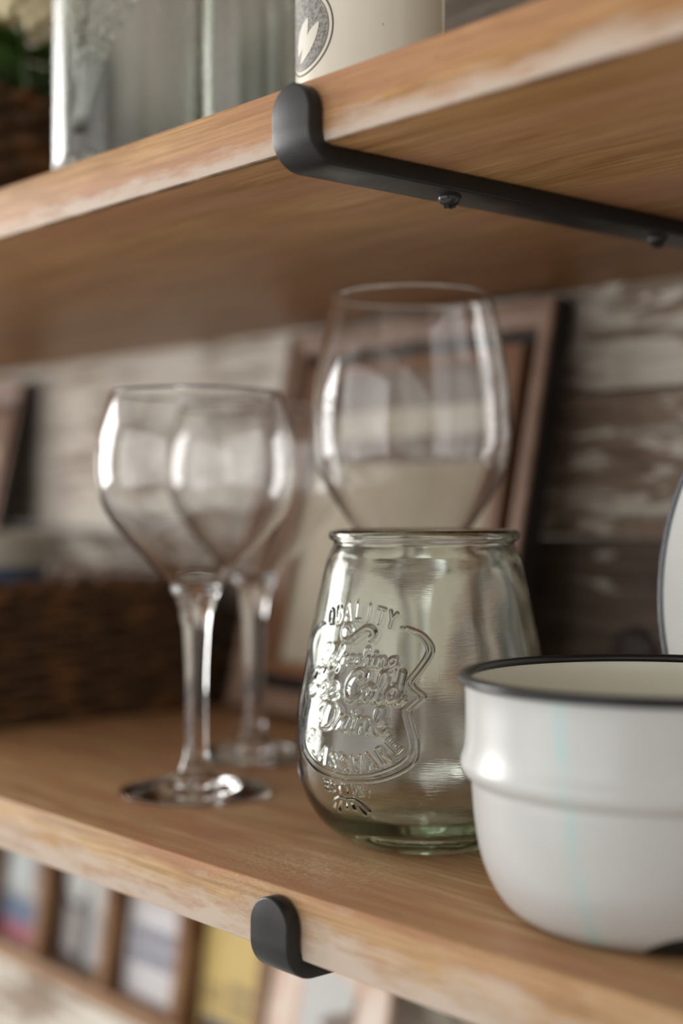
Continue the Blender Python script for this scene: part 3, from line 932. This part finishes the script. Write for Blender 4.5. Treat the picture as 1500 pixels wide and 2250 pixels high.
def basket(loc, sx, sy, h, label, rows=13):
    e = empty('wicker_basket', loc)
    tag(e, label, 'basket', 'dark wicker baskets')
    # rounded-rectangle path
    def path(inset, n=160):
        pts = []
        hx, hy, rc = sx / 2 - inset, sy / 2 - inset, 0.022
        segs = []
        for cx, cyy, a0 in ((hx - rc, hy - rc, 0), (-hx + rc, hy - rc, 90), (-hx + rc, -hy + rc, 180), (hx - rc, -hy + rc, 270)):
            for i in range(7):
                a = R(a0 + 15 * i)
                segs.append(Vector((cx + rc * math.cos(a), cyy + rc * math.sin(a), 0)))
        segs.append(segs[0].copy())
        L = [0]
        for p, q in zip(segs, segs[1:]): L.append(L[-1] + (q - p).length)
        for i in range(n):
            s = L[-1] * i / n
            k = max(j for j in range(len(L)) if L[j] <= s + 1e-9)
            k = min(k, len(segs) - 2)
            t = (s - L[k]) / max(1e-9, L[k + 1] - L[k])
            pts.append(segs[k].lerp(segs[k + 1], t))
        return pts
    base = path(0.004)
    n = len(base)
    bm = bmesh.new()
    rr = h / rows / 2 * 1.25
    for r in range(rows):
        z = rr + r * (h - 0.004) / rows
        pts = []
        for i, p in enumerate(base):
            d = (base[(i + 1) % n] - base[i - 1]).normalized()
            nrm = Vector((d.y, -d.x, 0))
            off = 0.0022 * math.sin(2 * PI * i / n * 20 + (PI if r % 2 else 0))
            pts.append(p + nrm * off + Vector((0, 0, z + 0.0006 * math.sin(i * 1.7 + r))))
        pts.append(pts[0].copy())
        tube(bm, pts, rr, 6, cap=False)
    obj('woven_wall', fix(bm), WICKER, e)
    bm = bmesh.new()
    for i in range(40):
        p = base[int(i * n / 40)]
        tube(bm, [p + Vector((0, 0, 0.001)), p + Vector((0, 0, h - 0.002))], 0.0018, 6)
    obj('stakes', fix(bm), WICKER, e)
    bm = bmesh.new()
    for ph in (0, PI):
        pts = [p + Vector((0.003 * math.cos(2 * PI * i / n * 26 + ph), 0.003 * math.cos(2 * PI * i / n * 26 + ph), h + 0.0025 * math.sin(2 * PI * i / n * 26 + ph))) for i, p in enumerate(base)]
        pts.append(pts[0].copy())
        tube(bm, pts, 0.0038, 7, cap=False)
    obj('rim', fix(bm), WICKER, e)
    ln = bmesh.new()
    for (a, b, c, d) in ((-sx / 2 + 0.010, sx / 2 - 0.010, -sy / 2 + 0.008, -sy / 2 + 0.010), (-sx / 2 + 0.010, sx / 2 - 0.010, sy / 2 - 0.010, sy / 2 - 0.008), (-sx / 2 + 0.008, -sx / 2 + 0.010, -sy / 2 + 0.010, sy / 2 - 0.010), (sx / 2 - 0.010, sx / 2 - 0.008, -sy / 2 + 0.010, sy / 2 - 0.010)):
        add_box(ln, a, b, c, d, 0.004, h - 0.006)
    obj('gap_blocker', fix(ln), WICKER, e, smooth=False)  # added inside so no light shows through gaps in the weave
    obj('bottom', fix(box_bm(-sx / 2 + 0.006, sx / 2 - 0.006, -sy / 2 + 0.006, sy / 2 - 0.006, 0.0005, 0.004)), WICKER, e, smooth=False)
    return e
basket((-0.920, 0.450, 0), 0.30, 0.250, 0.082, 'long dark wicker basket on the lower shelf left of the wine glasses')
basket((-0.868, 0.468, Z_UP + T_UP), 0.27, 0.230, 0.090, 'dark wicker basket on the upper shelf holding the cream flowers')

# pot standing in the lower basket
def tub():
    e = empty('lidded_pot', (-0.880, 0.452, 0.0041))
    tag(e, 'small blue pot with a grey-white lid standing in the lower basket', 'pot')
    obj('body', fix(lathe(smooth_prof([(0.0, 0.0), (0.030, 0.0), (0.034, 0.004), (0.036, 0.03), (0.036, 0.084), (0.0345, 0.0875), (0.0, 0.088)], 4), 48)), plain('blue_glaze', (0.10, 0.15, 0.26), 0.35, vary=0.2), e)
    obj('lid', fix(lathe(smooth_prof([(0.0, 0.0875), (0.039, 0.0875), (0.0405, 0.090), (0.0405, 0.103), (0.038, 0.108), (0.020, 0.110), (0.0, 0.1105)], 4), 48)), plain('grey_white_lid', (0.46, 0.44, 0.37), 0.4, vary=0.1), e)
tub()

# ------------------------------------------------------------------ upper shelf: canister
ZT = Z_UP + T_UP
CX, CY, CR = -0.4105, 0.3690, 0.0286
def canister():
    e = empty('canister', (CX, CY, ZT))
    tag(e, 'cream metal canister with a round leaf emblem, standing behind the upper bracket', 'canister')
    k = N('cream_painted_tin')
    v = k.coord()
    c = k.mix(k.noise(v, 35, 4), (0.66, 0.61, 0.50), (0.73, 0.68, 0.57))
    spot = k.ramp(k.noise(v, 210, 1), [(0.76, (0, 0, 0)), (0.80, (1, 1, 1))])
    c = k.mix(k.math('MULTIPLY', spot, 0.5), c, (0.25, 0.17, 0.09))
    k.color(c)
    k.set(Roughness=0.33, Coat_Weight=0.2)
    tin = k.m
    body = smooth_prof([(0.0, 0.0015), (0.024, 0.0012), (0.0275, 0.0), (0.0286, 0.0012), (0.0286, 0.004)], 3) + [(0.0286, 0.11), (0.0286, 0.148), (0.0278, 0.150), (0.0, 0.150)]
    obj('body', fix(lathe(body, 96)), tin, e, autosmooth=50)
    lid = smooth_prof([(0.0, 0.1502), (0.0288, 0.1502), (0.0296, 0.151), (0.0296, 0.163), (0.0286, 0.165), (0.0, 0.166)], 3)
    obj('lid', fix(lathe(lid, 96)), tin, e, autosmooth=50)
    sm = bmesh.new()
    a = math.atan2(-CY, -CX) + R(71)
    tube(sm, [(0.0287 * math.cos(a), 0.0287 * math.sin(a), z) for z in (0.002, 0.05, 0.1, 0.147)], 0.0007, 8)
    obj('seam', fix(sm), tin, e)
    # printed emblem, wrapped round the side facing the room
    ac = math.atan2(-CY, -CX) - R(60)
    zc = 0.0335
    INK = N('grey_printed_ink')
    f = INK.noise(INK.coord(scale=(1, 1, 1)), 900, 3, 0.7)
    INK.color(INK.ramp(f, [(0.40, (0.10, 0.095, 0.085)), (0.60, (0.30, 0.28, 0.25))]))
    INK.set(Roughness=0.5)
    DARKINK = plain('dark_printed_ink', (0.07, 0.065, 0.06), 0.5)
    PALE = plain('pale_printed_ground', (0.62, 0.58, 0.49), 0.45)
    def wrap(bm, lift):
        for vv in bm.verts:
            u, w = vv.co.x, vv.co.y
            an = ac + u / CR
            r = CR + lift
            vv.co = (r * math.cos(an), r * math.sin(an), zc + w)
        return bm
    def disc_band(r0, r1, n=72, m=6, a0=0, a1=2 * PI):
        bm = bmesh.new()
        rows = []
        for i in range(n + 1):
            t = a0 + (a1 - a0) * i / n
            rows.append([bm.verts.new(((r0 + (r1 - r0) * j / m) * math.cos(t), (r0 + (r1 - r0) * j / m) * math.sin(t), 0)) for j in range(m + 1)])
        for p, q in zip(rows, rows[1:]):
            for j in range(m): bm.faces.new((p[j], q[j], q[j + 1], p[j + 1]))
        return bm
    er = 0.0160
    obj('emblem_ring', fix(wrap(disc_band(er * 0.96, er, m=1), 0.00015)), DARKINK, e)
    obj('emblem_ring', fix(wrap(disc_band(er * 0.855, er * 0.875, m=1), 0.00015)), DARKINK, e)
    obj('emblem_ground', fix(wrap(disc_band(0.0004, er * 0.84, m=10), 0.00010)), INK.m, e)
    def leaf(cx, cy, L, wd, rot):
        bm = bmesh.new()
        rows = []
        n = 16
        for i in range(n + 1):
            t = i / n
            hw = wd * math.sin(PI * t) ** 0.8 + 0.00005
            x = L * (t - 0.5)
            rows.append([bm.verts.new((x, hw * s, 0)) for s in (-1, -0.5, 0, 0.5, 1)])
        for p, q in zip(rows, rows[1:]):
            for j in range(4): bm.faces.new((p[j], q[j], q[j + 1], p[j + 1]))
        bm.transform(Matrix.Translation((cx, cy, 0)) @ Matrix.Rotation(rot, 4, 'Z'))
        return bm
    obj('emblem_leaf', fix(wrap(leaf(-0.0010, -0.0015, 0.0150, 0.0031, R(58)), 0.0002)), PALE, e)
    obj('emblem_leaf', fix(wrap(leaf(0.0036, -0.0046, 0.0175, 0.0028, R(48)), 0.0002)), PALE, e)
    bm = bmesh.new()
    # handle-like stem line below the emblem
    t2 = leaf(-0.0050, -0.0235, 0.0110, 0.0013, R(90))
    merge(bm, t2)
    obj('emblem_stem', fix(wrap(bm, 0.0002)), plain('blue_grey_ink', (0.16, 0.19, 0.19), 0.5), e)
    for (uu, ww, LL, wd, ro) in ((-0.0110, -0.0020, 0.012, 0.0010, 80), (-0.0125, -0.0100, 0.009, 0.0008, 60), (-0.0100, -0.0160, 0.008, 0.0009, 20)):
        obj('emblem_flourish', fix(wrap(leaf(uu - 0.006, ww, LL, wd, R(ro)), 0.0002)), DARKINK, e)
canister()

# ------------------------------------------------------------------ upper shelf: embossed glass jar and bottle
def big_jar():
    e = empty('glass_vase', (-0.5960, 0.3800, ZT))
    tag(e, 'clear glass vase with a raised wheat sheaf, standing beside the basket of flowers', 'vase')
    r = 0.0375
    prof = smooth_prof([(0.0, 0.003), (0.028, 0.002), (0.034, 0.0), (0.0368, 0.002), (r, 0.008), (r, 0.05), (r, 0.10), (r - 0.001, 0.14), (r - 0.003, 0.17), (r - 0.001, 0.185), (r - 0.002, 0.1875), (r - 0.004, 0.186), (r - 0.006, 0.17), (r - 0.004, 0.14), (r - 0.0034, 0.05), (r - 0.004, 0.014), (0.028, 0.009), (0.0, 0.0085)], 5)
    obj('body', fix(lathe(prof, 96)), BOTTLE, e)
    # wheat ears and ribs moulded on the outside
    bm = bmesh.new()
    a0 = math.atan2(-0.3800, 0.5960) - R(40)
    for s in range(-2, 3):
        u0 = s * 0.0016
        pts = []
        for i in range(9):
            t = i / 8
            u = u0 + s * 0.0080 * t * t + 0.012 * t
            z = 0.030 + 0.075 * t - abs(s) * 0.004 * t
            an = a0 + u / r
            pts.append((r * math.cos(an), r * math.sin(an), z))
        tube(bm, pts, [0.0005 + 0.0006 * (i / 8) for i in range(9)], 7)
        for i in range(4, 9):
            p = Vector(pts[i])
            bmesh.ops.create_icosphere(bm, subdivisions=2, radius=0.0016, matrix=Matrix.Translation(p) @ Matrix.Diagonal((1, 1, 1.9, 1)))
    for j in range(5):
        an = a0 + (j - 2) * 0.17
        bmesh.ops.create_icosphere(bm, subdivisions=2, radius=0.0030, matrix=Matrix.Translation((r * math.cos(an), r * math.sin(an), 0.014 + 0.003 * (j % 2))) @ Matrix.Diagonal((1, 1, 1.8, 1)))
    obj('raised_wheat_sheaf', fix(bm), BOTTLE, e)
big_jar()
def bottle():
    e = empty('glass_bottle', (-0.5390, 0.4110, ZT))
    tag(e, 'clear round glass bottle standing between the vase and the cream canister', 'bottle')
    prof = smooth_prof([(0.0, 0.004), (0.018, 0.003), (0.021, 0.0), (0.0240, 0.003), (0.0245, 0.012), (0.0245, 0.085), (0.022, 0.100), (0.013, 0.118), (0.0105, 0.130), (0.0105, 0.160), (0.0125, 0.164), (0.0125, 0.172), (0.0095, 0.173), (0.0080, 0.168), (0.0080, 0.130), (0.0105, 0.118), (0.0195, 0.098), (0.0216, 0.085), (0.0216, 0.014), (0.018, 0.009), (0.0, 0.010)], 5)
    obj('body', fix(lathe(prof, 72)), BOTTLE, e)
bottle()

# ------------------------------------------------------------------ flowers in the upper basket
GREEN = plain('leaf_green', (0.10, 0.19, 0.04), 0.45, vary=0.4)
SAGE = plain('sage_leaf', (0.17, 0.23, 0.11), 0.55, vary=0.3)
PETAL = plain('cream_petal', (0.80, 0.71, 0.46), 0.6, vary=0.2)
STEM = plain('green_stem', (0.08, 0.12, 0.04), 0.6)
def leaf_blade(L, wd, curl=0.25):
    bm = bmesh.new()
    rows = []
    for i in range(9):
        t = i / 8
        hw = wd * math.sin(PI * min(1, t * 0.96 + 0.03)) ** 0.75
        rows.append([bm.verts.new((L * t, hw * s, -curl * L * t * t + 0.12 * hw * abs(s))) for s in (-1, -0.5, 0, 0.5, 1)])
    for a, b in zip(rows, rows[1:]):
        for j in range(4): bm.faces.new((a[j], b[j], b[j + 1], a[j + 1]))
    bmesh.ops.solidify(bm, geom=list(bm.faces), thickness=0.0005)
    return bm
leaf_me = None
def flower_head(loc, rad, label, nfl, seed, stem_to):
    rnd = random.Random(seed)
    e = empty('flower_stem', (stem_to[0], stem_to[1], stem_to[2]))
    tag(e, label, 'flower', 'cream flowers in the basket')
    c = Vector(loc) - Vector(stem_to)
    bm = bmesh.new()
    tube(bm, [(0, 0, 0), c * 0.5 + Vector((0.004, 0, 0)), c * 0.95], 0.0018, 7)
    obj('stalk', fix(bm), STEM, e)
    bm = bmesh.new()
    for i in range(nfl):
        ph = math.acos(1 - 2 * (i + 0.5) / nfl)
        th = PI * (1 + 5 ** 0.5) * i
        d = Vector((math.sin(ph) * math.cos(th), math.sin(ph) * math.sin(th), math.cos(ph)))
        if d.z < -0.5: continue
        q = d.to_track_quat('Z', 'Y').to_matrix().to_4x4()
        p = c + d * rad * rnd.uniform(0.9, 1.05)
        spin = rnd.uniform(0, PI)
        for k in range(4):
            t = bmesh.new()
            bmesh.ops.create_icosphere(t, subdivisions=1, radius=0.0052)
            t.transform(Matrix.Translation(p) @ q @ Matrix.Rotation(spin + k * PI / 2, 4, 'Z') @ Matrix.Translation((0.0045, 0, 0)) @ Matrix.Diagonal((1, 0.8, 0.28, 1)))
            merge(bm, t)
    h = obj('flower_head', fix(bm), PETAL, e)
    return e
base_z = ZT + 0.0045
flower_head((-0.730, 0.394, 0.410), 0.030, 'rounded cream flower head beside the glass vase, above the upper basket', 60, 1, (-0.800, 0.440, base_z))
flower_head((-0.790, 0.382, 0.424), 0.033, 'cream flower head cut off by the left edge of the picture', 64, 2, (-0.830, 0.450, base_z))
fb = empty('leafy_sprig', (-0.800, 0.470, base_z))
tag(fb, 'green leafy sprig under the cream flowers in the upper basket', 'foliage')
bm = bmesh.new()
tube(bm, [(0, 0, 0), (0.02, -0.01, 0.05), (0.03, -0.015, 0.095)], 0.0022, 7)
obj('stalk', fix(bm), STEM, fb)
rnd = random.Random(5)
for i in range(30):
    az = rnd.uniform(-150, 60)
    L = rnd.uniform(0.035, 0.06)
    m = obj('leaf', fix(leaf_blade(L, L * 0.30, rnd.uniform(0.1, 0.5))), GREEN if rnd.random() < 0.75 else SAGE, fb,
            loc=(0.03 + rnd.uniform(-0.03, 0.025), -0.02 + rnd.uniform(-0.045, 0.04), rnd.uniform(0.088, 0.115)), rot=(rnd.uniform(-0.4, 0.4), rnd.uniform(-0.5, 0.25), R(az)))
sp = empty('leafy_sprig', (-0.790, 0.530, base_z))
tag(sp, 'pale sage leafy sprig leaning right from the basket, seen through the glass vase', 'foliage')
bm = bmesh.new()
stalk = catmull([(0, 0, 0), (0.03, 0.005, 0.06), (0.07, 0.012, 0.12), (0.12, 0.02, 0.15)], 6)
tube(bm, stalk, 0.002, 7)
obj('stalk', fix(bm), STEM, sp)
for i in range(22):
    p = stalk[5 + int(i * 12 / 22)]
    L = rnd.uniform(0.035, 0.055)
    obj('leaf', fix(leaf_blade(L, L * 0.32, 0.3)), SAGE, sp, loc=p, rot=(rnd.uniform(-0.6, 0.6), rnd.uniform(-0.5, 0.7), R(rnd.uniform(-120, 100))))

# ------------------------------------------------------------------ card rack under the lower shelf
RACK = shelf_wood('worn_brown_rack_wood', (0.22, 0.12, 0.065), (0.36, 0.21, 0.115), (0.46, 0.30, 0.18), 8.0, stain=(0.16, 0.07, 0.03)).m
RACK_SHADE = plain('shaded_rack_inside', (0.035, 0.022, 0.014), 0.7, vary=0.3)  # back panel darkened: the shade inside the slots is painted in
RACK_LEAN = R(7.3)
RZ, RYB = -0.246, 0.5975          # bottom edge of the rack's back
RD = 0.0225
XD = [-1.2430, -1.1465, -1.0500, -0.9500, -0.8515, -0.7570]
RMX = (XD[0] + XD[-1]) / 2
rk = empty('card_rack', (RMX, RYB, RZ), (-RACK_LEAN, 0, 0))
tag(rk, 'long brown wooden rack divided into upright slots, leaning on the wall under the lower shelf', 'card rack')
obj('back_panel', fix(box_bm(XD[0] - RMX, XD[-1] - RMX, -0.004, 0.0, 0.0, 0.172)), RACK_SHADE, rk, smooth=False)
obj('ledge', fix(box_bm(XD[0] - 0.006 - RMX, XD[-1] + 0.006 - RMX, -RD - 0.005, -0.004, -0.002, 0.0105, bevel=0.0012)), RACK, rk, autosmooth=40)
obj('top_rail', fix(box_bm(XD[0] - 0.006 - RMX, XD[-1] + 0.006 - RMX, -RD, -0.004, 0.166, 0.174, bevel=0.0012)), RACK, rk, autosmooth=40)
for x in XD:
    obj('divider', fix(box_bm(x - 0.0052 - RMX, x + 0.0052 - RMX, -RD, -0.004, 0.0105, 0.166, bevel=0.001)), RACK, rk, autosmooth=40)

def on_lean(x, y, z, base, lean):
    """point given in the leaning object's own axes -> world"""
    return Vector(base) + Matrix.Rotation(-lean, 3, 'X') @ Vector((x, y, z))

def card(x0, x1, bg, patches, label):
    """small upright printed card resting on the ledge against the back panel"""
    loc = on_lean((x0 + x1) / 2 - RMX, -0.0042, 0.0107, (RMX, RYB, RZ), RACK_LEAN)
    e = empty('printed_card', loc, (-RACK_LEAN, 0, 0))
    tag(e, label, 'card', 'printed cards in the rack')
    w = (x1 - x0) / 2
    hgt = 0.148
    obj('card_stock', fix(box_bm(-w, w, -0.0035, 0.0, 0, hgt, bevel=0.0004)), plain('card_' + label.split()[0], bg, 0.6, vary=0.08), e, smooth=False)
    for i, (a, b, c, d, col, kind) in enumerate(patches):
        bm = bmesh.new()
        if kind == 'disc':
            n = 28
            add = [(a * w + b * w * math.cos(2 * PI * k / n), c * hgt + d * hgt * math.sin(2 * PI * k / n)) for k in range(n)]
            lo = [bm.verts.new((x, -0.0034, z)) for x, z in add]
            hi = [bm.verts.new((x, -0.0039, z)) for x, z in add]
            bm.faces.new(hi)
            for k in range(n): bm.faces.new((lo[k], lo[(k + 1) % n], hi[(k + 1) % n], hi[k]))
            nm = 'printed_shape'
        elif kind == 'text':
            rows = 2
            rr = random.Random(i + int(1000 * abs(x0)))
            for q in range(rows):
                zz0 = (c + (d - c) * (q + 0.12) / rows) * hgt
                zz1 = (c + (d - c) * (q + 0.80) / rows) * hgt
                x = a
                while x < b - 0.05:
                    l = rr.uniform(0.06, 0.16)
                    add_box(bm, x * w, min(b, x + l) * w, -0.0039, -0.0034, zz0, zz1)
                    x += l + 0.05
            nm = 'printed_lines'
        else:
            add_box(bm, a * w, b * w, -0.0039, -0.0034, c * hgt, d * hgt)
            nm = 'printed_block'
        obj(nm, fix(bm), plain('print_ink_%d' % i, col, 0.6, vary=0.12), e, smooth=False)
    return e
card(-1.136, -1.062, (0.36, 0.36, 0.35), [(-.95, .95, 0.01, 0.09, (0.30, 0.05, 0.09), 'box'), (-.95, .95, .09, .24, (0.08, 0.12, 0.20), 'box'), (-.8, .2, .30, .55, (0.42, 0.46, 0.46), 'box'), (.3, .9, .3, .9, (0.20, 0.15, 0.14), 'box')], 'grey printed card with a dark blue and red foot, leftmost in the rack')
card(-1.038, -0.962, (0.022, 0.02, 0.02), [(-.45, .42, .52, .20, (0.50, 0.50, 0.49), 'disc'), (.50, .42, .48, .20, (0.48, 0.48, 0.46), 'disc'), (-.75, -.2, .06, .30, (0.30, 0.27, 0.26), 'box'), (.15, .85, .04, .30, (0.34, 0.34, 0.34), 'box')], 'black card printed with two pale round shapes, standing left of the white card')
card(-0.938, -0.863, (0.56, 0.55, 0.57), [(-.75, .75, .46, .58, (0.52, 0.36, 0.35), 'text'), (-.85, .85, .16, .36, (0.10, 0.11, 0.19), 'text'), (-.8, .8, .64, .72, (0.38, 0.38, 0.44), 'text')], 'white card printed with navy lettering, beside the yellow card')
card(-0.840, -0.769, (0.58, 0.43, 0.15), [(-.85, .85, .50, .64, (0.55, 0.22, 0.07), 'text'), (-.85, .85, .01, .06, (0.09, 0.10, 0.14), 'box'), (-.1, .9, .10, .26, (0.28, 0.22, 0.12), 'text'), (-.9, -.2, .12, .22, (0.34, 0.25, 0.12), 'text')], 'yellow card printed with orange lettering, in the end slot beside the bracket')

# print leaning on the wall to the right of the rack
PB, PL = (-0.6915, 0.5600, -0.300), R(12)
pr = empty('art_print', PB, (-PL, 0, 0))
tag(pr, 'pale peach picture print showing a grey rounded vessel, leaning right of the card rack', 'art print')
PEACH = N('peach_print')
_f = PEACH.noise(PEACH.coord(scale=(2.5, 1, 1)), 22, 3, 0.6)
PEACH.color(PEACH.ramp(_f, [(0.36, (0.50, 0.29, 0.18)), (0.5, (0.66, 0.50, 0.40)), (0.66, (0.74, 0.66, 0.58))]))
PEACH.set(Roughness=0.35)
obj('panel', fix(box_bm(-0.052, 0.058, -0.004, 0.0, 0.0, 0.270, bevel=0.0006)), PEACH.m, pr, smooth=False)
obj('edge_strip', fix(box_bm(-0.0545, -0.052, -0.0055, 0.0, 0.0, 0.270, bevel=0.0004)), plain('brown_edge_strip', (0.06, 0.04, 0.03), 0.5), pr, smooth=False)
def patch(name, pts, lift, mat):
    bm = bmesh.new()
    lo = [bm.verts.new((x, -0.0039, z)) for x, z in pts]
    hi = [bm.verts.new((x, -0.0042 - lift, z)) for x, z in pts]
    n = len(pts)
    bm.faces.new(hi)
    for k in range(n): bm.faces.new((lo[k], lo[(k + 1) % n], hi[(k + 1) % n], hi[k]))
    return obj(name, fix(bm), mat, pr, smooth=False)
ves = [(p.x, p.y) for p in catmull([(-0.020, 0.085, 0), (-0.020, 0.125, 0), (-0.018, 0.140, 0), (0.010, 0.142, 0), (0.024, 0.138, 0), (0.028, 0.122, 0), (0.024, 0.095, 0), (0.014, 0.075, 0), (0.0, 0.068, 0), (-0.012, 0.072, 0)], 5, closed=True)]
patch('printed_vessel', ves, 0.0, plain('grey_print', (0.50, 0.51, 0.50), 0.4, vary=0.08))
sh = [(p.x, p.y) for p in catmull([(0.0, 0.112, 0), (0.012, 0.119, 0), (0.026, 0.124, 0), (0.030, 0.135, 0), (0.031, 0.115, 0), (0.028, 0.100, 0), (0.022, 0.106, 0), (0.010, 0.107, 0)], 5, closed=True)]
patch('printed_shadow', sh, 0.0003, plain('brown_print', (0.17, 0.12, 0.09), 0.4, vary=0.2))

# ------------------------------------------------------------------ knot in the wall plank behind the pan
kx, kz = -0.4832, 0.0535
KNOT = N('dark_knot')
_r = KNOT.new('ShaderNodeTexWave', wave_type='RINGS', rings_direction='Y')
_r.inputs['Scale'].default_value = 60
_r.inputs['Distortion'].default_value = 3
KNOT.link(KNOT.coord(), _r.inputs['Vector'])
KNOT.color(KNOT.ramp(_r.outputs['Fac'], [(0.2, (0.018, 0.012, 0.009)), (0.8, (0.05, 0.035, 0.028))]))
KNOT.set(Roughness=0.6)
bm = lathe(smooth_prof([(0.0, 0.0022), (0.006, 0.0022), (0.011, 0.0014), (0.0145, -0.0015)], 4), 40)
bm.transform(Matrix.Rotation(R(90), 4, 'X') @ Matrix.Diagonal((1.0, 0.85, 1, 1)))
obj('plank_knot_1', fix(bm), KNOT.m, loc=(kx, WALL_Y, kz))['kind'] = 'structure'
